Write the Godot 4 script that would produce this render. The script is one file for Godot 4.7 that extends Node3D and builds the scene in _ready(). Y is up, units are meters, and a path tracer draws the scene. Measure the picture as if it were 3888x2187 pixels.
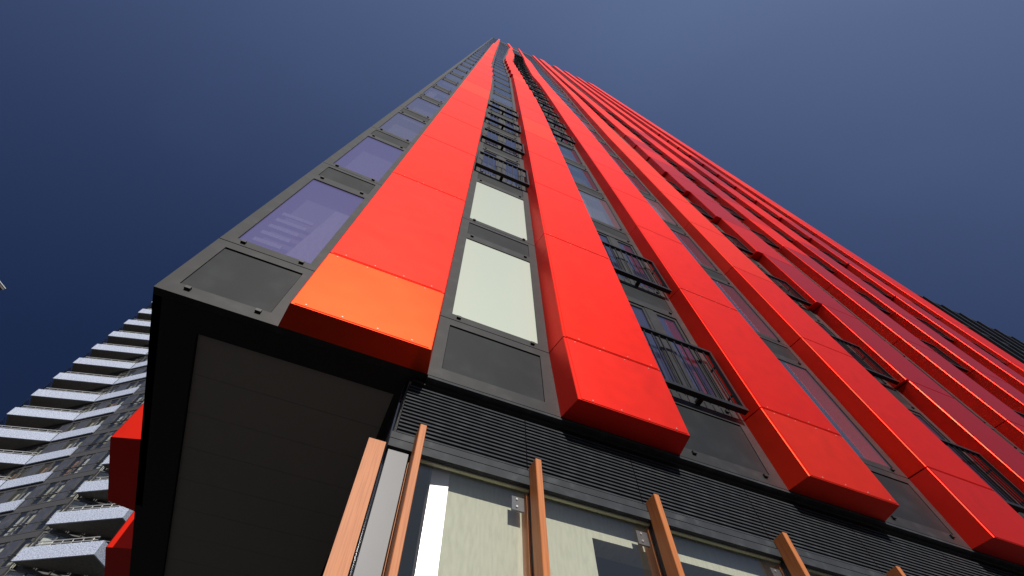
extends Node3D

# ---------------------------------------------------------------- measures (metres; the facade of the tower lies in the plane z = ZW)
const EYE := 1.6
const ZW := -2.85            # wall plane of the street facade
const ZF := -2.575           # front of the red fins
const YB := 5.064            # underside of the overhanging storeys
const YJ := 6.083            # first horizontal joint
const SH := 3.09             # storey height
const NS := 36               # storeys above that joint
const XL := -1.923           # left corner of the tower
const XR := 22.82            # right end of the tower
const SUN := Vector3(-0.07, 0.52, 0.852)

var M := {}
var rng := RandomNumberGenerator.new()

# ---------------------------------------------------------------- geometry collector
class Geo:
	var v := PackedVector3Array()
	var n := PackedVector3Array()
	var i := PackedInt32Array()
	func quad(a: Vector3, b: Vector3, c: Vector3, d: Vector3, cen: Vector3) -> void:
		var m := (b - a).cross(c - a)
		if m.length_squared() < 1e-14:
			m = (c - a).cross(d - a)
		if m.length_squared() < 1e-14:
			return
		m = m.normalized()
		var p := [a, b, c, d]
		if m.dot((a + b + c + d) * 0.25 - cen) < 0.0:
			m = -m
			p = [d, c, b, a]
		var o := v.size()
		for q in p:
			v.append(q)
			n.append(m)
		i.append_array(PackedInt32Array([o, o + 2, o + 1, o, o + 3, o + 2]))
	func box(mn: Vector3, mx: Vector3) -> Geo:
		var b: Array[Vector3] = [Vector3(mn.x, mn.y, mn.z), Vector3(mx.x, mn.y, mn.z), Vector3(mx.x, mn.y, mx.z), Vector3(mn.x, mn.y, mx.z)]
		var t: Array[Vector3] = []
		for p in b:
			t.append(Vector3(p.x, mx.y, p.z))
		return prism(b, t)
	func prism(b: Array[Vector3], t: Array[Vector3]) -> Geo:
		var cen := Vector3.ZERO
		for p in b:
			cen += p
		for p in t:
			cen += p
		cen /= float(b.size() + t.size())
		var k := b.size()
		for j in k:
			var l := (j + 1) % k
			quad(b[j], b[l], t[l], t[j], cen)
		for j in range(1, k - 1, 2):
			var e: int = mini(j + 2, k - 1)
			quad(b[0], b[j], b[j + 1], b[e], cen)
			quad(t[0], t[j], t[j + 1], t[e], cen)
		return self
	# a straight bar of w x h between two points
	func bar(a: Vector3, b: Vector3, w: float, h: float) -> Geo:
		var d := (b - a).normalized()
		var s := d.cross(Vector3.UP)
		if s.length() < 0.01:
			s = Vector3.RIGHT
		s = s.normalized()
		var u := s.cross(d).normalized()
		var p: Array[Vector3] = []
		var q: Array[Vector3] = []
		for e in [[-1, -1], [1, -1], [1, 1], [-1, 1]]:
			var off: Vector3 = s * (w * 0.5 * e[0]) + u * (h * 0.5 * e[1])
			p.append(a + off)
			q.append(b + off)
		return prism(p, q)
	func mesh() -> ArrayMesh:
		var arr := []
		arr.resize(Mesh.ARRAY_MAX)
		arr[Mesh.ARRAY_VERTEX] = v
		arr[Mesh.ARRAY_NORMAL] = n
		arr[Mesh.ARRAY_INDEX] = i
		var m := ArrayMesh.new()
		m.add_surface_from_arrays(Mesh.PRIMITIVE_TRIANGLES, arr)
		return m

func bx(x0: float, x1: float, y0: float, y1: float, z0: float, z1: float) -> ArrayMesh:
	return Geo.new().box(Vector3(x0, y0, z0), Vector3(x1, y1, z1)).mesh()

func part(parent: Node3D, called: String, mesh: Mesh, mat: Material, pos := Vector3.ZERO, turn := 0.0) -> MeshInstance3D:
	var o := MeshInstance3D.new()
	o.name = called
	o.mesh = mesh
	o.material_override = mat
	parent.add_child(o, true)
	o.position = pos
	o.rotation.y = turn
	return o

func thing(called: String, label: String, category: String, pos: Vector3) -> Node3D:
	var o := Node3D.new()
	o.name = called
	add_child(o, true)
	o.position = pos
	o.set_meta("label", label)
	o.set_meta("category", category)
	return o

# ---------------------------------------------------------------- materials
func lin(r: float, g: float, b: float, a := 1.0) -> Color:
	var c := Color(r, g, b).linear_to_srgb()
	c.a = a
	return c

func noise_tex(sd: int, freq: float, ramp: Gradient, size := 512, oct := 4, type := FastNoiseLite.TYPE_SIMPLEX_SMOOTH, sx := 1.0, sy := 1.0) -> ImageTexture:
	var f := FastNoiseLite.new()
	f.seed = sd
	f.noise_type = type
	f.frequency = freq
	f.fractal_octaves = oct
	f.fractal_type = FastNoiseLite.FRACTAL_FBM if oct > 1 else FastNoiseLite.FRACTAL_NONE
	var img := Image.create(size, size, true, Image.FORMAT_RGB8)
	for y in size:
		for x in size:
			# blend the far edge into the near one so that the pattern repeats without a seam
			var u := float(x)
			var w := float(y)
			var t := clampf((u - size * 0.8) / (size * 0.2), 0, 1)
			var s := clampf((w - size * 0.8) / (size * 0.2), 0, 1)
			var a := f.get_noise_2d(u * sx, w * sy)
			if t > 0.0:
				a = lerpf(a, f.get_noise_2d((u - size) * sx, w * sy), t)
			if s > 0.0:
				var b := f.get_noise_2d(u * sx, (w - size) * sy)
				if t > 0.0:
					b = lerpf(b, f.get_noise_2d((u - size) * sx, (w - size) * sy), t)
				a = lerpf(a, b, s)
			img.set_pixel(x, y, ramp.sample(clampf(a * 0.5 + 0.5, 0, 1)))
	img.generate_mipmaps()
	return ImageTexture.create_from_image(img)

func ramp(stops: Array) -> Gradient:
	var g := Gradient.new()
	var o := PackedFloat32Array()
	var c := PackedColorArray()
	for s in stops:
		o.append(s[0])
		c.append(s[1])
	g.offsets = o
	g.colors = c
	return g

func mat(called: String, c: Color, rough: float, metal := 0.0, spec := 0.5) -> StandardMaterial3D:
	var m := StandardMaterial3D.new()
	m.resource_name = called
	m.albedo_color = c
	m.roughness = rough
	m.metallic = metal
	m.metallic_specular = spec
	M[called] = m
	return m

func tri(m: StandardMaterial3D, t: Texture2D, scale: float, world := true) -> StandardMaterial3D:
	m.albedo_texture = t
	m.uv1_triplanar = true
	m.uv1_world_triplanar = world
	m.uv1_scale = Vector3.ONE * scale
	return m

func pane(called: String, c: Color, a: float) -> void:
	var m := mat(called, Color(c.r, c.g, c.b, a), 0.02)
	m.transparency = BaseMaterial3D.TRANSPARENCY_ALPHA

func materials() -> void:
	var g := func(x: float) -> Color: return Color(x, x, x)
	# weathered dark coating of frames and panels: mottled with pale smudges
	var grime := noise_tex(3, 0.011, ramp([[0.0, g.call(0.76)], [0.45, g.call(0.80)], [0.60, g.call(0.86)], [0.8, Color(1, 0.99, 0.97)]]), 512, 5)
	var streak := noise_tex(9, 0.02, ramp([[0.0, g.call(0.88)], [0.5, g.call(0.95)], [1.0, g.call(1.0)]]), 512, 4, FastNoiseLite.TYPE_SIMPLEX_SMOOTH, 1.6, 0.3)
	var skin := noise_tex(21, 0.012, ramp([[0.0, g.call(0.975)], [0.5, g.call(0.99)], [1.0, g.call(1.0)]]), 512, 4)
	var skin_rough := noise_tex(22, 0.02, ramp([[0.0, g.call(0.45)], [0.5, g.call(0.475)], [1.0, g.call(0.50)]]), 512, 4)
	var wood := noise_tex(5, 0.03, ramp([[0.0, Color(0.82, 0.76, 0.72)], [0.4, Color(0.92, 0.89, 0.87)], [0.6, Color(0.97, 0.96, 0.95)], [1.0, Color(1, 1, 1)]]), 512, 4, FastNoiseLite.TYPE_SIMPLEX_SMOOTH, 3.2, 0.1)
	var weave := noise_tex(14, 0.10, ramp([[0.0, Color(0.45, 0.48, 0.55)], [0.38, Color(0.68, 0.71, 0.77)], [0.5, Color(0.90, 0.92, 0.95)], [0.62, Color(0.99, 0.99, 1.0)], [1.0, Color(0.85, 0.86, 0.9)]]), 512, 2, FastNoiseLite.TYPE_SIMPLEX, 1.0, 1.5)
	var bump := FastNoiseLite.new()
	bump.seed = 41
	bump.frequency = 0.012
	bump.fractal_octaves = 2
	var bi := bump.get_seamless_image(256, 256)
	bi.convert(Image.FORMAT_RGBA8)
	bi.bump_map_to_normal_map(6.0)
	var buckle := ImageTexture.create_from_image(bi)
	var stone := noise_tex(31, 0.03, ramp([[0.0, g.call(0.75)], [0.5, g.call(0.9)], [1.0, g.call(1.0)]]), 512, 5)

	var reds := {"red_paint": [0.84, 0.025, 0.010], "red_sheen_warm": [0.88, 0.038, 0.014], "red_sheen_cool": [0.78, 0.027, 0.015], "red_sheen_orange": [0.86, 0.060, 0.015], "red_paint_glossy": [0.84, 0.025, 0.010], "red_paint_satin": [0.84, 0.025, 0.010]}
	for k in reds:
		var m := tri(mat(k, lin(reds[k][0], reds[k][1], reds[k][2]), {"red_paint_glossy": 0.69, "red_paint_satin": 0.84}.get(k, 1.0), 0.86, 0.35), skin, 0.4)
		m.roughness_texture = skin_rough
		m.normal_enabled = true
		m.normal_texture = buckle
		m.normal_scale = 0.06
	mat("rivet", lin(0.75, 0.5, 0.45), 0.3, 0.5)
	mat("red_core", lin(0.12, 0.006, 0.005), 0.6)
	tri(mat("frame_grey", lin(0.034, 0.036, 0.040), 0.56, 0.0, 0.38), grime, 0.55)
	tri(mat("panel_grey", lin(0.023, 0.027, 0.032), 0.58, 0.0, 0.30), grime, 0.3)
	mat("clip_black", lin(0.012, 0.012, 0.013), 0.5)
	mat("rail_black", lin(0.016, 0.016, 0.017), 0.4, 0.2)
	mat("core_concrete", lin(0.16, 0.16, 0.165), 0.85)
	mat("soffit_black", lin(0.010, 0.010, 0.010), 0.7)
	tri(mat("soffit_board", lin(0.30, 0.29, 0.265), 0.65), skin, 0.5)
	tri(mat("louvre_grey", lin(0.062, 0.069, 0.080), 0.55, 0.0, 0.25), grime, 0.8)
	tri(mat("steel_grey", lin(0.11, 0.113, 0.125), 0.5, 0.2), skin, 0.6)
	tri(mat("timber", lin(0.50, 0.175, 0.056), 0.5, 0.0, 0.4), wood, 1.3, false)
	tri(mat("concrete_pale", lin(0.55, 0.575, 0.455), 0.8), streak, 1.7)
	mat("white_paint", lin(0.80, 0.80, 0.79), 0.25)
	mat("glare_white", lin(0.78, 0.78, 0.79), 0.24, 0.0, 0.6)  # coat of the post added for the glare
	mat("gasket_pale", lin(0.5, 0.52, 0.36), 0.5)
	mat("frosted", lin(0.46, 0.52, 0.45), 0.3)
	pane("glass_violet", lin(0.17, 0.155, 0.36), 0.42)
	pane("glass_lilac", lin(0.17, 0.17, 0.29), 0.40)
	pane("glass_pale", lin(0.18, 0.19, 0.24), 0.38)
	pane("glass_blue", lin(0.07, 0.085, 0.13), 0.38)
	pane("glass_door", lin(0.06, 0.06, 0.13), 0.35)
	pane("glass_clear", lin(0.05, 0.06, 0.06), 0.06)
	tri(mat("curtain_or_reflection", lin(0.40, 0.40, 0.46), 0.9), streak, 1.2)
	mat("room_plaster", lin(0.34, 0.34, 0.33), 0.9)
	# the neighbour with the balconies
	tri(mat("patterned_white", lin(0.58, 0.63, 0.74), 0.5), weave, 0.15)
	tri(mat("slab_concrete", lin(0.20, 0.195, 0.185), 0.8), stone, 0.2)
	mat("bright_steel", lin(0.55, 0.54, 0.52), 0.35, 0.6)
	tri(mat("slate_panel", lin(0.085, 0.095, 0.125), 0.3), grime, 0.3)
	mat("dark_frame", lin(0.06, 0.06, 0.064), 0.5)
	pane("glass_far", lin(0.06, 0.07, 0.08), 0.14)
	mat("blind_cream", lin(0.55, 0.56, 0.46), 0.9)
	mat("blind_white", lin(0.62, 0.66, 0.64), 0.9)
	mat("blind_brown", lin(0.36, 0.19, 0.10), 0.9)
	mat("blind_dark", lin(0.06, 0.065, 0.06), 0.9)
	mat("black_cladding", lin(0.016, 0.016, 0.018), 0.45)
	tri(mat("paving", lin(0.032, 0.032, 0.033), 0.9), stone, 0.15)

# ---------------------------------------------------------------- sky: clear blue, brighter towards the sun, paler at the horizon
func make_sky() -> Sky:
	var w := 512
	var h := 256
	var img := Image.create(w, h, false, Image.FORMAT_RGBF)
	var s := SUN.normalized()
	var wisp := FastNoiseLite.new()
	wisp.seed = 8
	wisp.frequency = 1.1
	wisp.fractal_octaves = 5
	for y in h:
		var el := (0.5 - (y + 0.5) / h) * PI
		for x in w:
			var az := (x + 0.5) / w * TAU
			var d := Vector3(sin(az) * cos(el), sin(el), -cos(az) * cos(el))
			var ga := rad_to_deg(acos(clampf(d.dot(s), -1, 1)))
			var e := 6.8 * exp(-ga / 20.0)
			var b := 0.030 + e / (1.0 + e / 0.45)
			# thin veils of high cloud
			var veil := clampf(wisp.get_noise_3d(d.x * 0.8 + d.z * 0.9, d.y * 2.2, d.z * 2.0 - d.x * 1.6) * 1.6, 0.0, 1.0)
			b *= 1.0 + 0.07 * veil
			var warm := clampf((100.0 - ga) / 100.0, 0.0, 1.0)
			var c := Vector3(b * (0.17 + 0.42 * warm), b * (0.34 + 0.40 * warm), b)
			var hz := pow(1.0 - clampf(absf(sin(el)), 0, 1), 10.0)
			c = c.lerp(Vector3(0.16, 0.20, 0.26), 0.7 * hz)
			if el < 0.0:
				c = Vector3(0.07, 0.12, 0.26)   # hidden by the ground; the zenith's blue, which the map wraps round to
			img.set_pixel(x, y, Color(c.x, c.y, c.z))
	var p := PanoramaSkyMaterial.new()
	p.panorama = ImageTexture.create_from_image(img)
	var k := Sky.new()
	k.sky_material = p
	return k

# ---------------------------------------------------------------- profile of the red fins: front edges (left, right) by storey
var PROFILE := {
	1: [[[-0.33, -0.87], [24, -0.90], [25.5, -0.70], [36, -0.60]], [[-0.33, 0.375], [2, 0.36], [6, 0.32], [8, 0.26], [9, 0.18], [10, 0.06], [11, -0.08], [16, -0.15], [23, -0.19], [36, -0.30]]],
	2: [[[-0.33, 1.84], [0, 1.80], [4, 1.79], [8, 1.72], [10.5, 1.66], [11.5, 1.53], [12.5, 1.41], [13.5, 1.30], [14.5, 1.20], [15.5, 1.08], [16.2, 1.02], [20, 1.30], [26, 1.64], [30, 1.98], [34, 1.55], [36, 1.45]], [[-0.33, 3.10], [0, 3.09], [6, 3.02], [8, 2.92], [9, 2.76], [10, 2.64], [12, 2.43], [14, 2.16], [16.5, 1.84], [22.5, 2.38], [26.5, 2.12], [30, 2.45], [36, 1.90]]],
	3: [[[-0.33, 4.60], [0, 4.55], [3, 4.46], [6, 4.30], [9, 4.22], [12, 4.08], [14, 3.74], [20, 3.74], [24, 4.00], [36, 4.02]], [[-0.33, 5.87], [2, 5.80], [7, 5.74], [9, 5.56], [11.5, 5.28], [16, 4.92], [23, 4.95], [26, 4.45], [36, 4.25]]],
	4: [[[-0.33, 7.34], [2, 7.26], [4, 7.20], [7, 7.12], [10, 7.26], [15, 7.55], [20, 7.48], [36, 7.36]], [[-0.33, 8.64], [3, 8.58], [8, 8.52], [14, 8.55], [19, 8.30], [26, 7.95], [36, 7.85]]],
	5: [[[-0.33, 10.10], [2, 10.02], [4, 9.74], [6, 9.55], [9, 9.66], [14, 9.60], [20, 9.20], [36, 9.00]], [[-0.33, 11.38], [6, 11.30], [12, 11.05], [20, 10.60], [36, 10.25]]],
	6: [[[-0.33, 12.92], [4, 12.75], [12, 12.60], [36, 12.40]], [[-0.33, 14.18], [8, 14.05], [20, 13.70], [36, 13.50]]],
	7: [[[-0.33, 15.72], [5, 15.45], [14, 15.30], [36, 15.10]], [[-0.33, 16.95], [8, 16.80], [20, 16.45], [36, 16.20]]],
	8: [[[-0.33, 18.45], [6, 18.50], [14, 18.40], [36, 18.15]], [[-0.33, 19.72], [8, 19.60], [20, 19.30], [36, 19.10]]],
	9: [[[-0.33, 21.15], [6, 21.05], [36, 21.0]], [[-0.33, 22.72], [10, 22.70], [36, 22.6]]],
}
# storeys where a fin's edge steps instead of running on: fin -> [from, to, side]
const STEPS := {1: [[8, 12, 1]], 2: [[10, 16, 0], [7, 18, 1]], 4: [[0, 0, 0]], 5: [[1, 9, 0]], 8: [[4, 16, 0]]}

func along(t: Array, s: float) -> float:
	for k in range(t.size() - 1):
		if s <= t[k + 1][0]:
			var a: float = t[k][0]
			var b: float = t[k + 1][0]
			return lerpf(t[k][1], t[k + 1][1], clampf((s - a) / (b - a), 0, 1))
	return t[t.size() - 1][1]

func fin_edges(f: int, k: int) -> Array:
	# [left at bottom, left at top, right at bottom, right at top] of the panel of storey k (-1: the short one at the base)
	var a := -0.33 if k < 0 else float(k)
	var b := float(k + 1)
	var r := []
	for side in 2:
		var lo := along(PROFILE[f][side], a)
		var hi := along(PROFILE[f][side], b)
		for st in STEPS.get(f, []):
			if st[2] == side and k >= st[0] and k < st[1]:
				var mid := along(PROFILE[f][side], a + 0.5)
				if f == 5 or f == 8:
					lo = mid - 0.055
					hi = mid + 0.045
				else:
					lo = mid
					hi = mid
		r.append(lo)
		r.append(hi)
	return r

const FLARE := 0.052

# a folded panel of trapezoid section between two levels; a plate stands a little proud on its front
func fin_panel(g: Geo, e: Array, y0: float, y1: float, zw: float, zf: float, turn := 0.0) -> void:
	# turn: how far the right edge of the front lies behind the left one
	var zr := zf - turn
	var c := 0.006
	var bot: Array[Vector3] = []
	var top: Array[Vector3] = []
	for s in [[e[0], e[2], y0, bot], [e[1], e[3], y1, top]]:
		s[3].append(Vector3(s[0] - FLARE, s[2], zw))
		s[3].append(Vector3(s[0] - c * 0.3, s[2], zf - c))
		s[3].append(Vector3(s[0] + c, s[2], zf))
		s[3].append(Vector3(s[1] - c, s[2], zr))
		s[3].append(Vector3(s[1] + c * 0.3, s[2], zr - c))
		s[3].append(Vector3(s[1] + FLARE, s[2], zw))
	g.prism(bot, top)
	var m := 0.032
	var pb: Array[Vector3] = [Vector3(e[0] + m, y0 + 0.012, zf), Vector3(e[2] - m, y0 + 0.012, zr), Vector3(e[2] - m, y0 + 0.012, zr + 0.006), Vector3(e[0] + m, y0 + 0.012, zf + 0.006)]
	var pt: Array[Vector3] = [Vector3(e[1] + m, y1 - 0.006, zf), Vector3(e[3] - m, y1 - 0.006, zr), Vector3(e[3] - m, y1 - 0.006, zr + 0.006), Vector3(e[1] + m, y1 - 0.006, zf + 0.006)]
	g.prism(pb, pt)

var tower: Node3D
var T := Vector3(10, 0, -10)

func tp(called: String, mesh: Mesh, m: Material) -> MeshInstance3D:
	return part(tower, called, mesh, m, -T)

func level(k: int) -> float:
	return YB if k < 0 else YJ + SH * k

func build_fins() -> void:
	var rivet := bx(-0.006, 0.006, -0.006, 0.006, 0.0, 0.004)
	for f in range(1, 10):
		# the carrier seen in the joints between the panels
		var core := Geo.new()
		for k in range(0, NS):
			var a := fin_edges(f, k - 1)
			var b := fin_edges(f, k)
			var l: float = maxf(a[1], b[0]) + 0.02
			var r: float = minf(a[3], b[2]) - 0.02
			var bt: Array[Vector3] = []
			var tt: Array[Vector3] = []
			for p in [[l - FLARE, ZW], [l, ZF - 0.06], [r, ZF - 0.06], [r + FLARE, ZW]]:
				bt.append(Vector3(p[0], level(k) - 0.1, p[1]))
				tt.append(Vector3(p[0], level(k) + 0.1, p[1]))
			core.prism(bt, tt)
		var fin := tp("red_fin", core.mesh(), M.red_core)
		var rest := Geo.new()
		for k in range(-1, NS):
			var y0 := level(k) + (0.0 if k < 0 else 0.010)
			var y1 := level(k + 1) - 0.010
			if k == NS - 1:
				y1 += 0.9
			if k >= 30:
				fin_panel(rest, fin_edges(f, k), y0, y1, ZW + 0.001, ZF)
				continue
			var g := Geo.new()
			fin_panel(g, fin_edges(f, k), y0, y1, ZW + 0.001, ZF)
			var tone := "red_paint"  # warm and cool tones colour in the sheen of slightly tilted panels
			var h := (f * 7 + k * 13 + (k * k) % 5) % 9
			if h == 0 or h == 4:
				tone = "red_sheen_warm"
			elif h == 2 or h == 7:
				tone = "red_sheen_cool"
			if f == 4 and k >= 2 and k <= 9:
				tone = "red_sheen_warm"  # tilt towards the sun, put into the colour
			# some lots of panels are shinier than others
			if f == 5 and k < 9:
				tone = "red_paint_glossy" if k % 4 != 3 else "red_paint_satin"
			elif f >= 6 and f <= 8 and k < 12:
				tone = ["red_paint_glossy", "red_paint_satin", "red_sheen_cool", "red_paint_glossy", "red_paint"][(k * 2 + f) % 5] if k > 3 else "red_paint_glossy"
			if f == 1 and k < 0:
				tone = "red_sheen_orange"  # sheen of the lowest panel, put into its colour
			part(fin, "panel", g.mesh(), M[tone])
			if f <= 3 and k <= 1:
				var e := fin_edges(f, k)
				for q in 4:
					var fx := (q + 0.5) / 4.0 + 0.03 * ((q * 3 + k + f) % 3 - 1)
					part(fin, "rivet", rivet, M.rivet, Vector3(lerpf(e[0], e[2], fx), y0 + 0.035, ZF + 0.006))
					if k < 1 or f == 1:
						part(fin, "rivet", rivet, M.rivet, Vector3(lerpf(e[1], e[3], fx - 0.02), y1 - 0.035, ZF + 0.006))
		var up := part(fin, "upper_panels", rest.mesh(), M.red_paint)
		up.set_meta("kind", "stuff")

# ---------------------------------------------------------------- windows between the fins
func span(c: int, k: int) -> Array:
	# clear width of window column c at storey k, at the wall
	var l := XL
	var r := XR
	if c >= 1:
		var e := fin_edges(c, k)
		l = maxf(e[2], e[3]) + FLARE
	if c <= 8:
		var e2 := fin_edges(c + 1, k)
		r = minf(e2[0], e2[1]) - FLARE
	return [l, r]

# middle of a fin at storey k: the frames on its two sides meet behind it
func fin_mid(f: int, k: int) -> float:
	var e := fin_edges(f, k)
	return (e[0] + e[1] + e[2] + e[3]) * 0.25

func is_balcony(c: int, k: int) -> bool:
	match c:
		1: return k >= 2 and k <= 5
		2: return k <= 1 or (k >= 5 and k <= 25)
		4: return k <= 5 or (k >= 10 and k <= 20)
		5: return k >= 4 and k <= 14
		6: return k >= 1 and k <= 8
		7: return k >= 3 and k <= 12
		8: return k >= 2 and k <= 9
	return false

# frame of one storey: stiles and rails round the glass and round the spandrel; outer edges run under the fins
func frame_geo(g: Geo, l: float, r: float, y: float, door: bool, reach_l: float, reach_r: float) -> void:
	var z0 := ZW - 0.08
	var gl := l + 0.125
	var gr := r - 0.125
	var a := y + 0.006
	var b := y + SH - 0.006
	g.box(Vector3(l - reach_l, a, z0), Vector3(gl, b, ZW))
	g.box(Vector3(gr, a, z0), Vector3(r + reach_r, b, ZW))
	g.box(Vector3(gl, a, z0), Vector3(gr, y + 0.115, ZW))
	g.box(Vector3(gl, y + 2.34, z0), Vector3(gr, y + 2.52, ZW))
	g.box(Vector3(gl, y + 3.0, z0), Vector3(gr, b, ZW))
	if door:
		var mid := (l + r) * 0.5
		g.box(Vector3(mid - 0.085, y + 0.115, z0), Vector3(mid + 0.085, y + 2.34, ZW - 0.012))
		for s in [[gl, mid - 0.085], [mid + 0.085, gr]]:
			g.box(Vector3(s[0], y + 0.115, z0), Vector3(s[0] + 0.05, y + 2.34, ZW - 0.02))
			g.box(Vector3(s[1] - 0.05, y + 0.115, z0), Vector3(s[1], y + 2.34, ZW - 0.02))
			g.box(Vector3(s[0] + 0.05, y + 0.115, z0), Vector3(s[1] - 0.05, y + 0.20, ZW - 0.02))
			g.box(Vector3(s[0] + 0.05, y + 2.27, z0), Vector3(s[1] - 0.05, y + 2.34, ZW - 0.02))

func railing_frame(g: Geo, l: float, r: float, y: float) -> void:
	var z := ZW + 0.125
	g.box(Vector3(l + 0.01, y + 1.23, z - 0.03), Vector3(r - 0.01, y + 1.275, z + 0.03))
	g.box(Vector3(l + 0.01, y + 0.005, z - 0.04), Vector3(r - 0.01, y + 0.06, z + 0.04))
	for x in [l + 0.03, r - 0.03]:
		g.box(Vector3(x - 0.02, y + 0.06, z - 0.028), Vector3(x + 0.02, y + 1.23, z + 0.028))
		for yy in [0.35, 0.95]:
			g.box(Vector3(x - 0.008, y + yy, ZW), Vector3(x + 0.008, y + yy + 0.03, z - 0.028))
	var mid := (l + r) * 0.5
	g.box(Vector3(mid - 0.035, y + 0.015, ZW), Vector3(mid + 0.035, y + 0.05, z - 0.04))

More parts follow.
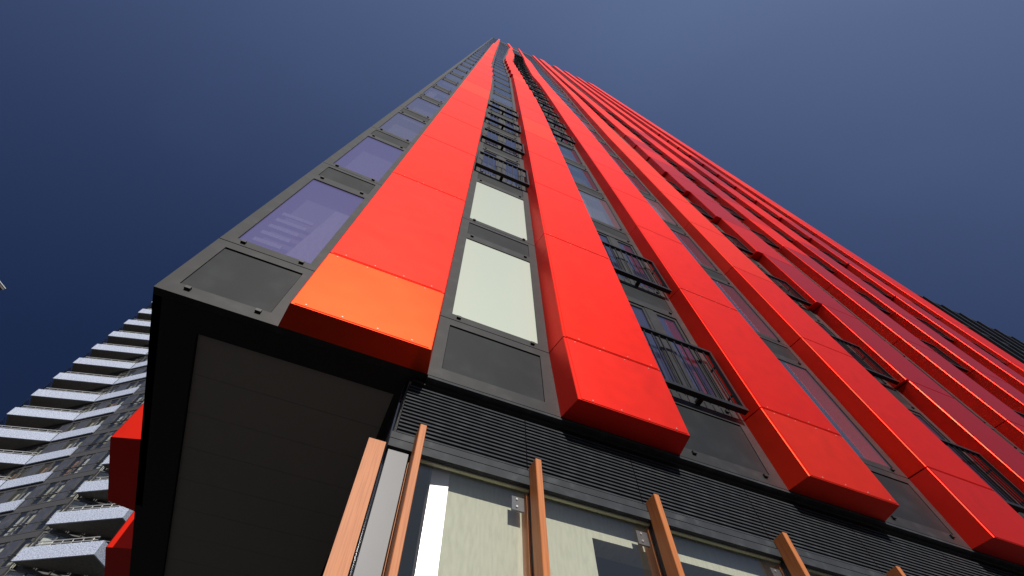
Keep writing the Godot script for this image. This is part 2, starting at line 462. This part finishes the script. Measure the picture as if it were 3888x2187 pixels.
func build_windows() -> void:
	var bar_mesh := bx(-0.007, 0.007, 0.0, 1.17, -0.007, 0.007)
	var clip_mesh := bx(-0.024, 0.024, -0.016, 0.016, 0.0, 0.026)
	for c in range(0, 9):
		var hi_frame := Geo.new()
		var hi_pane := Geo.new()
		var hi_span := Geo.new()
		var hi_rail := Geo.new()
		# the short panel at the base
		var s0 := span(c, -1)
		var g := Geo.new()
		var gl: float = s0[0] + 0.12
		var gr: float = s0[1] - 0.12
		g.box(Vector3(XL if c == 0 else fin_mid(c, -1), YB, ZW - 0.08), Vector3(gl, YJ - 0.006, ZW))
		g.box(Vector3(gr, YB, ZW - 0.08), Vector3(fin_mid(c + 1, -1), YJ - 0.006, ZW))
		g.box(Vector3(gl, YB, ZW - 0.08), Vector3(gr, YB + 0.145, ZW))
		g.box(Vector3(gl, YJ - 0.115, ZW - 0.08), Vector3(gr, YJ - 0.006, ZW))
		var base := tp("base_panel_frame", g.mesh(), M.frame_grey)
		part(base, "base_panel", bx(gl + 0.005, gr - 0.005, YB + 0.148, YJ - 0.14, ZW - 0.08, ZW - 0.006), M.panel_grey)
		if c != 1:
			for x in [gl + 0.09, gr - 0.09]:
				part(base, "clip", clip_mesh, M.clip_black, Vector3(x, YB + 0.1, ZW))
		for k in range(0, NS):
			var s := span(c, k)
			var l: float = s[0]
			var r: float = s[1]
			var y := level(k)
			var door := is_balcony(c, k)
			var reach_l: float = 0.0 if c == 0 else l - fin_mid(c, k)
			var reach_r: float = fin_mid(c + 1, k) - r
			var zg := ZW - 0.014
			if k >= 24:
				frame_geo(hi_frame, l, r, y, false, reach_l, reach_r)
				if k < 35 or c == 0:
					hi_pane.box(Vector3(l + 0.125, y + 0.115, zg - 0.012), Vector3(r - 0.125, y + 2.34, zg))
				hi_span.box(Vector3(l + 0.13, y + 2.525, ZW - 0.08), Vector3(r - 0.13, y + 2.975, ZW - 0.005))
				if door:
					railing_frame(hi_rail, l, r, y)
				continue
			var fg := Geo.new()
			frame_geo(fg, l, r, y, door, reach_l, reach_r)
			var w := tp("balcony_door" if door else "window", fg.mesh(), M.frame_grey)
			part(w, "spandrel_panel", bx(l + 0.13, r - 0.13, y + 2.525, y + 2.972, ZW - 0.08, ZW - 0.005), M.panel_grey)
			if door:
				var mid := (l + r) * 0.5
				part(w, "pane", bx(l + 0.175, mid - 0.135, y + 0.20, y + 2.27, zg - 0.034, zg - 0.022), M.glass_door)
				part(w, "pane", bx(mid + 0.135, r - 0.175, y + 0.20, y + 2.27, zg - 0.034, zg - 0.022), M.glass_door)
			else:
				var gm: Material = M.glass_blue
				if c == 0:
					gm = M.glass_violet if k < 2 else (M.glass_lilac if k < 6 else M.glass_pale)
				elif (c * 3 + k * 7) % 5 == 0:
					gm = M.glass_pale
				if c == 1 and k < 2:
					gm = M.frosted
				part(w, "pane", bx(l + 0.125, r - 0.125, y + 0.115, y + 2.34, zg - 0.012, zg), gm)
				if c == 0 and k == 0:
					var cg := Geo.new()  # reflections in the pane, added as a slanted sheet and slats behind it
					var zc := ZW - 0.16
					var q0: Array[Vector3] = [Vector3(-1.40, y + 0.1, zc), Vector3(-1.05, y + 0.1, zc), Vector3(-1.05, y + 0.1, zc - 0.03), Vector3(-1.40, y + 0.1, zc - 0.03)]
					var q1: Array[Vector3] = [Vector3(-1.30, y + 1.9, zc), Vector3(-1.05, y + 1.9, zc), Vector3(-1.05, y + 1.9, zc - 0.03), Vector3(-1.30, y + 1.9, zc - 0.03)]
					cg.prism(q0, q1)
					part(w, "curtain_or_reflection", cg.mesh(), M.curtain_or_reflection)
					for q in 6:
						part(w, "reflection_slat", bx(-1.80, -1.50 + 0.02 * q, y + 0.25 + 0.2 * q, y + 0.33 + 0.2 * q, zc - 0.02, zc), M.curtain_or_reflection)  # stripes of the reflection, made as slats
				elif (c * 5 + k * 3) % 4 == 0 and k < 10 and not (c == 1 and k < 2):
					var wd := (r - l - 0.3) * (0.3 + 0.1 * ((k + c) % 3))
					var side := l + 0.14 if k % 2 == 0 else r - 0.14 - wd
					part(w, "curtain_or_reflection", bx(side, side + wd, y + 0.12, y + 2.3, ZW - 0.19, ZW - 0.16), M.curtain_or_reflection)
			if k < 7:
				for x in [l + 0.205, r - 0.205]:
					part(w, "clip", clip_mesh, M.clip_black, Vector3(x, y + 0.065, ZW))
					part(w, "clip", clip_mesh, M.clip_black, Vector3(x, y + 2.455, ZW))
			elif k < 16:
				var cl := Geo.new()
				for x in [l + 0.205, r - 0.205]:
					for yy in [0.065, 2.455]:
						cl.box(Vector3(x - 0.028, y + yy - 0.02, ZW), Vector3(x + 0.028, y + yy + 0.02, ZW + 0.035))
				part(w, "clips", cl.mesh(), M.clip_black).set_meta("kind", "stuff")
			if door:
				var rg := Geo.new()
				railing_frame(rg, l, r, y)
				var n := 9
				if k > 5 or (c > 2 and k > 2):
					for j in n:
						var x := lerpf(l + 0.03, r - 0.03, (j + 1.0) / (n + 1.0))
						rg.box(Vector3(x - 0.007, y + 0.06, ZW + 0.118), Vector3(x + 0.007, y + 1.23, ZW + 0.132))
				var rail := tp("balcony_railing", rg.mesh(), M.rail_black)
				if not (k > 5 or (c > 2 and k > 2)):
					for j in n:
						var x := lerpf(l + 0.03, r - 0.03, (j + 1.0) / (n + 1.0))
						part(rail, "bar", bar_mesh, M.rail_black, Vector3(x, y + 0.06, ZW + 0.125))
		var hf := tp("upper_windows", hi_frame.mesh(), M.frame_grey)
		hf.set_meta("kind", "stuff")
		part(hf, "panes", hi_pane.mesh(), M.glass_blue).set_meta("kind", "stuff")
		part(hf, "spandrel_panels", hi_span.mesh(), M.panel_grey).set_meta("kind", "stuff")
		if hi_rail.v.size() > 0:
			part(hf, "railings", hi_rail.mesh(), M.rail_black).set_meta("kind", "stuff")

# ---------------------------------------------------------------- body of the tower, overhang, side fins
func build_body() -> void:
	var top := YJ + SH * NS
	tp("core", bx(XL + 0.08, XR - 0.05, YB + 0.10, top - 0.3, -20.0, ZW - 0.28), M.core_concrete)
	tp("side_wall", bx(XL, XL + 0.07, YB, top - 0.1, -20.0, ZW - 0.082), M.panel_grey)
	tp("end_wall", bx(XR - 0.045, XR, YB, top - 0.1, -20.0, ZW - 0.082), M.panel_grey)
	tp("roof_edge", bx(XL, XR, top, top + 0.12, -20.0, ZW + 0.01), M.clip_black)
	# dark plant-room bands under the roof between the fins
	for c in range(1, 9):
		var s := span(c, 35)
		tp("roof_louvre", bx(s[0] + 0.02, s[1] - 0.02, YJ + SH * 35 + 0.1, top - 0.05, ZW + 0.002, ZW + 0.03), M.clip_black)
		if c == 1 or c == 2:
			var s2 := span(c, 32)
			tp("roof_louvre", bx(s2[0] + 0.02, s2[1] - 0.02, YJ + SH * (32.4 if c == 1 else 31.2), YJ + SH * 33, ZW + 0.002, ZW + 0.03), M.clip_black)
	# underside: black border and dark boards
	var zb := -20.0
	tp("soffit_border", bx(XL + 0.001, -1.555, YB, YB + 0.09, zb, ZW - 0.082), M.soffit_black)
	tp("soffit_border", bx(-1.555, 0.218, YB, YB + 0.09, -3.2, ZW - 0.082), M.soffit_black)
	tp("soffit_border", bx(0.218, 0.46, YB, YB + 0.09, zb, ZW - 0.082), M.soffit_black)
	tp("soffit_border", bx(0.46, XR, YB, YB + 0.09, -3.3, ZW - 0.082), M.soffit_black)
	var z := -3.2
	while z > -14.0:
		tp("soffit_board", bx(-1.55, 0.213, YB + 0.03, YB + 0.085, z - 0.496, z - 0.001), M.soffit_board)
		z -= 0.5
	# fins of the side facade
	for sz in [[-4.72, -5.90], [-6.62, -7.82], [-8.55, -9.8]]:
		var holder: MeshInstance3D = null
		for k in range(-1, 5):
			var g := Geo.new()
			var y0 := level(k) + (0.0 if k < 0 else 0.007)
			var y1 := level(k + 1) - 0.007
			if k == 4:
				y1 = YJ + SH * NS
			var bt: Array[Vector3] = []
			var tt: Array[Vector3] = []
			for p in [[XL - 0.001, sz[0]], [XL - 0.263, sz[0] - 0.075], [XL - 0.275, sz[0] - 0.09], [XL - 0.275, sz[1] + 0.09], [XL - 0.263, sz[1] + 0.075], [XL - 0.001, sz[1]]]:
				bt.append(Vector3(p[0], y0, p[1]))
				tt.append(Vector3(p[0], y1, p[1]))
			g.prism(bt, tt)
			if holder == null:
				holder = tp("side_fin", g.mesh(), M.red_paint)
			else:
				part(holder, "panel", g.mesh(), M.red_paint)

# ---------------------------------------------------------------- street level: louvres, glazing, timber fins
func build_base() -> void:
	var lo := EYE + 2.752
	var hi := EYE + 3.405
	var joints := [0.295, 1.433, 2.556, 3.947, 5.333, 6.715, 8.10, 9.49]
	var zl := -2.92
	tp("louvre_back", bx(0.3, XR, lo, YB + 0.05, zl - 0.14, zl - 0.07), M.core_concrete)
	tp("drip_ledge", bx(0.436, XR, YB - 0.03, YB - 0.002, zl - 0.02, ZW - 0.004), M.louvre_grey)
	tp("louvre_head", bx(0.32, XR, YB - 0.06, YB - 0.031, zl - 0.07, zl - 0.006), M.soffit_black)
	var pitch := 0.0395
	for j in range(joints.size() - 1):
		var w: float = joints[j + 1] - joints[j] - 0.008
		var g := Geo.new()
		# a blade: sloping face, folded lip below
		var bt: Array[Vector3] = [Vector3(-w / 2, 0, -0.045), Vector3(w / 2, 0, -0.045), Vector3(w / 2, 0.0, 0.0), Vector3(-w / 2, 0.0, 0.0)]
		var tt: Array[Vector3] = [Vector3(-w / 2, 0.024, -0.05), Vector3(w / 2, 0.024, -0.05), Vector3(w / 2, 0.0205, -0.005), Vector3(-w / 2, 0.0205, -0.005)]
		g.prism(bt, tt)
		var blade := g.mesh()
		var panel := tp("louvre_panel", bx(joints[j] + 0.004, joints[j + 1] - 0.004, lo + 0.0, lo + 0.012, zl - 0.06, zl - 0.001), M.louvre_grey)
		var n := int((hi - lo - 0.03) / pitch)
		for q in n:
			part(panel, "slat", blade, M.louvre_grey, Vector3((joints[j] + joints[j + 1]) * 0.5, lo + 0.022 + q * pitch, zl))
	var far := Geo.new()
	var yy := lo + 0.022
	while yy < hi - 0.03:
		far.box(Vector3(9.50, yy, zl - 0.05), Vector3(XR, yy + 0.024, zl - 0.004))
		yy += pitch
	tp("far_slats", far.mesh(), M.louvre_grey).set_meta("kind", "stuff")
	# transom in two strips
	tp("transom", bx(0.259, XR, EYE + 2.598, EYE + 2.672, -2.97, -2.89), M.louvre_grey)
	tp("transom_cover", bx(0.259, XR, EYE + 2.684, EYE + 2.746, -2.97, -2.896), M.louvre_grey)
	tp("transom_core", bx(0.27, XR - 0.1, EYE + 2.61, EYE + 2.742, -2.99, -2.91), M.core_concrete)
	tp("head_gasket", bx(0.45, XR - 0.1, EYE + 2.586, EYE + 2.5975, -2.968, -2.938), M.gasket_pale)
	# corner: steel post, timber fins of the street side and of the side under the overhang
	var post := Geo.new()
	post.box(Vector3(0.273, 0.02, -2.985), Vector3(0.430, EYE + 2.575, -2.905))
	tp("steel_post", post.mesh(), M.steel_grey)
	var fx := [0.447, 1.432, 2.560, 3.944, 5.330, 6.72, 8.115, 9.50]
	for j in fx.size():
		var g := Geo.new()
		var x: float = fx[j]
		var ft := EYE + 2.763
		var bt: Array[Vector3] = []
		var tt: Array[Vector3] = []
		for p in [[x, -2.891], [x, -2.763], [x + 0.004, -2.758], [x + 0.050, -2.758], [x + 0.054, -2.763], [x + 0.054, -2.891]]:
			bt.append(Vector3(p[0] - x, 0.02, p[1] + 2.85))
			tt.append(Vector3(p[0] - x, ft, p[1] + 2.85))
		g.prism(bt, tt)
		tp("timber_fin", g.mesh(), M.timber).position = Vector3(x, 0, -2.85) - T
		if j < fx.size() - 1:
			var x1: float = fx[j + 1]
			tp("glass_pane", bx(x + 0.01, x1 + 0.045, 0.03, EYE + 2.596, -2.962, -2.950), M.glass_clear)
			tp("glazing_bar", bx(x + 0.005 + 0.012, x + 0.043, 0.03, EYE + 2.59, -2.949, -2.8915), M.clip_black)
			tp("inner_mullion", bx(x + 0.002, x + 0.052, 0.03, EYE + 2.58, -3.065, -2.964), M.timber)
			# steel plate with two bolts that holds the pane, inside
			if j > 0:
				var pl := tp("glass_bracket", bx(x - 0.125, x - 0.02, EYE + 2.40, EYE + 2.52, -2.985, -2.9655), M.steel_grey)
				for by in [2.43, 2.495]:
					var b := CylinderMesh.new()
					b.top_radius = 0.009
					b.bottom_radius = 0.011
					b.height = 0.014
					b.radial_segments = 10
					var bo := part(pl, "bolt", b, M.bright_steel, Vector3(x - 0.085, EYE + by, -2.9635))
					bo.rotation.x = PI / 2
	for j in 4:
		var zc := -2.90 - 2.2 * j
		tp("timber_fin", bx(0.110, 0.240, 0.02, EYE + 2.60, zc - 0.028, zc + 0.028), M.timber)
	tp("side_glazing", bx(0.262, 0.275, 0.03, YB, -14.0, -3.02), M.glass_blue)
	# room behind the glass
	tp("concrete_wall", bx(0.815, 2.06, 0.02, EYE + 2.9, -3.28, -3.07), M.concrete_pale)
	tp("concrete_wall", bx(2.06, 3.92, EYE + 2.42, EYE + 2.9, -3.28, -3.07), M.concrete_pale)
	# post added to make the white glare, its face turned to catch the sun
	var pb: Array[Vector3] = [Vector3(0.665, 0.02, -3.062), Vector3(0.806, 0.02, -3.043), Vector3(0.806, 0.02, -3.16), Vector3(0.665, 0.02, -3.16)]
	var pt: Array[Vector3] = []
	for p in pb:
		pt.append(Vector3(p.x, EYE + 2.9, p.z))
	tp("glare_post", Geo.new().prism(pb, pt).mesh(), M.glare_white)
	tp("room_back", bx(0.3, XR, 0.02, YB - 0.05, -9.1, -9.0), M.room_plaster)
	tp("room_ceiling", bx(0.3, XR, EYE + 2.91, YB - 0.03, -9.0, -3.07), M.room_plaster)
	tp("room_end", bx(XR - 0.2, XR - 0.1, 0.02, YB - 0.05, -9.0, -3.06), M.room_plaster)

# ---------------------------------------------------------------- the neighbour with the patterned balconies
func build_neighbour() -> void:
	var O := Vector3(-24, 0, -50)
	var b := thing("balcony_tower", "tall apartment block with angled balconies of patterned pale panels behind the red tower", "building", O)
	var h := 2.946
	var pj := Vector3(-28.2, 0, -52.5)
	var da := Vector3(cos(deg_to_rad(15)), 0, sin(deg_to_rad(15)))
	var db := Vector3(cos(deg_to_rad(37.5)), 0, sin(deg_to_rad(37.5)))
	var dc := Vector3(cos(deg_to_rad(30)), 0, sin(deg_to_rad(30)))
	var dd := Vector3(cos(deg_to_rad(6)), 0, sin(deg_to_rad(6)))
	var nb := Vector3(-sin(deg_to_rad(37.5)), 0, cos(deg_to_rad(37.5)))
	var na := Vector3(-sin(deg_to_rad(15)), 0, cos(deg_to_rad(15)))
	var nc := Vector3(-sin(deg_to_rad(30)), 0, cos(deg_to_rad(30)))
	var pa := pj - da * 6.75
	var pfl := pj - db * 9.5
	var pe := pj + db * 4.85          # where the pale band ends
	var pc := pj + db * 10.35         # where the facade turns
	var pcb := Vector3(sin(deg_to_rad(-23.42)), 0, -cos(deg_to_rad(23.42))) * 49.9
	var pcr := pcb + dc * 6.35
	var pd := pc + dd * 9.0
	# body
	var poly: Array[Vector3] = [pfl - nb * 0.7, pc - nb * 0.7 + dd * 0.2, pd - Vector3(0, 0, 0.7), pd + Vector3(2, 0, -22), pfl + Vector3(-6, 0, -18)]
	var bt: Array[Vector3] = []
	var tt: Array[Vector3] = []
	for p in poly:
		bt.append(p)
		tt.append(p + Vector3.UP * 78.0)
	part(b, "core", Geo.new().prism(bt, tt).mesh(), M.core_concrete, -O)
	var plate := func(g: Geo, p: Vector3, q: Vector3, y0: float, y1: float, th: float) -> void:
		var s := (q - p).normalized().cross(Vector3.UP).normalized() * th
		var a: Array[Vector3] = [p, q, q - s, p - s]
		var lo: Array[Vector3] = []
		var up: Array[Vector3] = []
		for e in a:
			lo.append(Vector3(e.x, y0, e.z))
			up.append(Vector3(e.x, y1, e.z))
		g.prism(lo, up)
	var rail := func(p: Vector3, q: Vector3, y: float, n: int) -> void:
		var g := Geo.new()
		for dy in [0.22, 0.46]:
			g.bar(Vector3(p.x, y + dy, p.z), Vector3(q.x, y + dy, q.z), 0.065, 0.065)
		for j in n:
			var m := p.lerp(q, (j + 0.5) / n)
			g.bar(Vector3(m.x, y - 0.05, m.z), Vector3(m.x, y + 0.44, m.z), 0.02, 0.02)
		part(b, "railing", g.mesh(), M.bright_steel, -O)
	# one glazed bay: mullion frame, pane and what hangs behind it; made once, shared
	var bw := 1.15
	var fr := Geo.new()
	fr.box(Vector3(0, 0, -0.12), Vector3(0.07, h - 0.5, 0.0))
	fr.box(Vector3(bw - 0.05, 0, -0.12), Vector3(bw, h - 0.5, 0.0))
	fr.box(Vector3(0.07, 0, -0.12), Vector3(bw - 0.05, 0.09, 0.0))
	fr.box(Vector3(0.07, 0.9, -0.12), Vector3(bw - 0.05, 0.96, 0.0))
	fr.box(Vector3(0.07, h - 0.58, -0.12), Vector3(bw - 0.05, h - 0.5, 0.0))
	var frame_mesh := fr.mesh()
	var pane_mesh := bx(0.07, bw - 0.05, 0.09, h - 0.58, -0.07, -0.055)
	var slate_mesh := bx(0.07, bw - 0.05, 0.09, h - 0.58, -0.09, -0.03)
	var blind_mesh := bx(0.12, bw - 0.1, 0.1, h - 0.7, -0.36, -0.34)
	var half_blind := bx(0.12, bw - 0.1, 1.1, h - 0.62, -0.36, -0.34)
	var grip := Geo.new()
	for yy in [0.75, 1.0]:
		grip.bar(Vector3(0, yy, 0.1), Vector3(bw * 2, yy, 0.1), 0.03, 0.03)
	var grip_mesh := grip.mesh()
	rng.seed = 77
	for k in range(-9, 9):
		var y := 41.66 + EYE + h * (k - 0.0)
		# A: balcony left of the fold
		var g := Geo.new()
		plate.call(g, pa + da * 0.55, pj - da * 0.12, y, y + 1.05, 0.12)
		part(b, "parapet_panel", g.mesh(), M.patterned_white, -O)
		var ge := Geo.new()
		plate.call(ge, pa, pa + da * 0.535, y, y + 1.05, 0.12)
		part(b, "parapet_panel", ge.mesh(), M.patterned_white, -O)
		var sl := Geo.new()
		var low: Array[Vector3] = []
		var upp: Array[Vector3] = []
		for e in [pa - na * 0.12 + da * 0.05, pj - na * 0.12 - da * 0.1, pfl - nb * 0.1 + db * 0.4]:
			low.append(Vector3(e.x, y + 0.02, e.z))
			upp.append(Vector3(e.x, y + 0.3, e.z))
		sl.prism(low, upp)
		part(b, "balcony_slab", sl.mesh(), M.slab_concrete, -O)
		rail.call(pa + da * 0.3 - na * 0.25, pj - da * 0.2 - na * 0.25, y + 1.12, 7)
		if k >= -4:
			var gg := Geo.new()
			plate.call(gg, pfl + db * 0.5, pa + na * 0.0 + da * 0.06 - na * 0.14, y + 0.3, y + 2.7, 0.02)
			part(b, "glass_screen", gg.mesh(), M.glass_far, -O)
		# B: pale band along the facade, from the fold on
		var gb := Geo.new()
		plate.call(gb, pj + nb * 0.02, pe + nb * 0.02, y, y + 1.05, 0.12)
		part(b, "parapet_panel", gb.mesh(), M.patterned_white, -O)
		# facade bays above this level
		for j in range(-8, 9):
			var p := pj + db * (j * bw) - nb * 0.14
			var turn := -deg_to_rad(37.5)
			var f := part(b, "window_bay", frame_mesh, M.dark_frame, Vector3(p.x, y + 0.25, p.z) - O, turn)
			var kind := rng.randi_range(0, 9)
			if j % 3 == 1 or kind == 0:
				part(f, "slate_panel", slate_mesh, M.slate_panel)
			else:
				part(f, "pane", pane_mesh, M.glass_far)
				var hang: String = ["blind_cream", "blind_cream", "blind_white", "blind_cream", "blind_brown", "blind_dark", "blind_white"][rng.randi_range(0, 6)]
				part(f, "blind", blind_mesh if kind < 6 else half_blind, M[hang])
			if j > 3 and j % 3 == 2:
				part(b, "window_rail", grip_mesh, M.dark_frame, Vector3(p.x, y + 0.25, p.z) - O, turn)
		var sp := Geo.new()
		plate.call(sp, pfl - nb * 0.16, pc - nb * 0.16, y - 0.24, y + 0.24, 0.12)
		part(b, "floor_edge", sp.mesh(), M.dark_frame, -O)
		# C: balcony beyond the turn
		if k <= -3:
			var yc := y + 0.38
			var g3 := Geo.new()
			plate.call(g3, pcb, pcr - dc * 0.55, yc, yc + 1.05, 0.12)
			part(b, "parapet_panel", g3.mesh(), M.patterned_white, -O)
			var g4 := Geo.new()
			plate.call(g4, pcr - dc * 0.535, pcr, yc, yc + 1.05, 0.12)
			part(b, "parapet_panel", g4.mesh(), M.patterned_white, -O)
			var g5 := Geo.new()
			plate.call(g5, pcr - nc * 0.13, pcr - nc * 3.2, yc, yc + 1.05, 0.12)
			part(b, "parapet_panel", g5.mesh(), M.patterned_white, -O)
			var s3 := Geo.new()
			var lo3: Array[Vector3] = []
			var up3: Array[Vector3] = []
			for e in [pcb - nc * 0.13 + dc * 0.05, pcr - nc * 0.13 - dc * 0.13, pcr - nc * 3.2 - dc * 0.13, pc + dd * 0.4 - nb * 0.1]:
				lo3.append(Vector3(e.x, yc + 0.02, e.z))
				up3.append(Vector3(e.x, yc + 0.3, e.z))
			s3.prism(lo3, up3)
			part(b, "balcony_slab", s3.mesh(), M.slab_concrete, -O)
			rail.call(pcb + dc * 0.5 - nc * 0.25, pcr - dc * 0.9 - nc * 0.25, yc + 1.12, 6)
			for j in range(0, 6):
				var p2 := pc + dd * (0.3 + j * bw)
				var f2 := part(b, "window_bay", frame_mesh, M.dark_frame, Vector3(p2.x, y + 0.55, p2.z) - O, -deg_to_rad(6))
				part(f2, "pane", pane_mesh, M.glass_far)
				part(f2, "blind", blind_mesh, M[["blind_dark", "blind_white", "blind_cream", "blind_dark", "blind_dark", "blind_dark"][(j + absi(k)) % 6]])

# ---------------------------------------------------------------- black wing beyond the tower, far roof at the edge of the picture
func build_others() -> void:
	var O := Vector3(27, 0, -8)
	var w := thing("black_wing", "low black wing with upright blades joined to the end of the red tower", "building", O)
	var top := EYE + 22.1
	part(w, "body", bx(XR + 0.01, 36.0, 0.0, top - 0.15, -16.0, -3.05), M.black_cladding, -O)
	var x := XR + 0.1
	var j := 0
	while x < 35.8:
		part(w, "blade", bx(0, 0.2, 5.0, top - (0.0 if j % 2 == 0 else 0.25), -3.045, -2.78 if j % 2 == 0 else -2.88), M.black_cladding, Vector3(x, 0, 0) - O)
		x += 0.672
		j += 1
	for k in range(0, 7):
		part(w, "band", bx(XR + 0.02, 36.0, 5.2 + k * SH, 5.35 + k * SH, -3.045, -2.85), M.black_cladding, -O)
	var kx := sin(deg_to_rad(-42.15)) * 95.0
	var kz := -cos(deg_to_rad(42.15)) * 95.0
	var ry := EYE + tan(deg_to_rad(37.35)) * 95.0
	var O2 := Vector3(kx - 9, 0, kz + 6)
	var r := thing("slab_block", "tall block with projecting white edged roof slab beyond the balcony tower", "building", O2)
	var e1 := Vector3(-0.55, 0, 0.83).normalized()
	var e2 := Vector3(-0.83, 0, -0.30).normalized()
	var K := Vector3(kx, ry, kz)
	var sl := Geo.new()
	var a: Array[Vector3] = [K, K + e1 * 14.0, K + e1 * 14.0 + e2 * 14.0, K + e2 * 14.0]
	var t: Array[Vector3] = []
	for p in a:
		t.append(p + Vector3.UP * 0.4)
	sl.prism(a, t)
	part(r, "roof_slab", sl.mesh(), M.slab_concrete, -O2)
	var fa := Geo.new()
	fa.bar(K + Vector3.UP * 0.46 + e1 * 0.02, K + e1 * 14.0 + Vector3.UP * 0.46, 0.16, 0.14)
	fa.bar(K + Vector3.UP * 0.46 + e2 * 0.1, K + e2 * 14.0 + Vector3.UP * 0.46, 0.16, 0.14)
	part(r, "roof_edge", fa.mesh(), M.white_paint, -O2)
	var bo := Geo.new()
	var b0: Array[Vector3] = []
	var b1: Array[Vector3] = []
	for p in [K + (e1 + e2) * 1.6, K + e1 * 13.0 + e2 * 1.6, K + (e1 + e2) * 13.0, K + e2 * 13.0 + e1 * 1.6]:
		b0.append(Vector3(p.x, 0, p.z))
		b1.append(Vector3(p.x, ry - 0.01, p.z))
	bo.prism(b0, b1)
	part(r, "wall", bo.mesh(), M.slab_concrete, -O2)

func _ready() -> void:
	# camera
	var cam := Camera3D.new()
	cam.name = "camera"
	cam.fov = 62.26
	cam.near = 0.05
	cam.far = 800.0
	cam.transform = Transform3D(Basis(Vector3(0.91828361, -0.01110619, 0.39576743), Vector3(-0.34252083, 0.47908406, 0.80818187), Vector3(-0.19858169, -0.87769876, 0.43613095)).orthonormalized(), Vector3(0, EYE, 0))
	add_child(cam)
	cam.current = true
	# sky and exposure
	var env := Environment.new()
	env.background_mode = Environment.BG_SKY
	env.sky = make_sky()
	env.ambient_light_source = Environment.AMBIENT_SOURCE_SKY
	env.tonemap_mode = Environment.TONE_MAPPER_LINEAR
	env.tonemap_exposure = 1.0
	env.sdfgi_enabled = true
	env.ssao_enabled = true
	env.ssil_enabled = true
	var we := WorldEnvironment.new()
	we.name = "world"
	we.environment = env
	add_child(we)
	# sun
	var sun := DirectionalLight3D.new()
	sun.name = "sun"
	sun.light_energy = 1.5
	sun.light_color = Color(1.0, 0.97, 0.92)
	sun.light_angular_distance = 0.5
	sun.shadow_enabled = true
	add_child(sun)
	sun.look_at_from_position(SUN * 50.0, Vector3.ZERO, Vector3.UP)

	materials()
	var ground := part(self, "ground", bx(-700, 700, -0.5, 0.0, -700, 700), M.paving)
	ground.set_meta("kind", "structure")

	tower = thing("red_tower", "high rise with upright red metal fins and dark grey window strips overhanging the street", "building", T)
	build_body()
	build_base()
	build_windows()
	build_fins()
	build_others()
	build_neighbour()
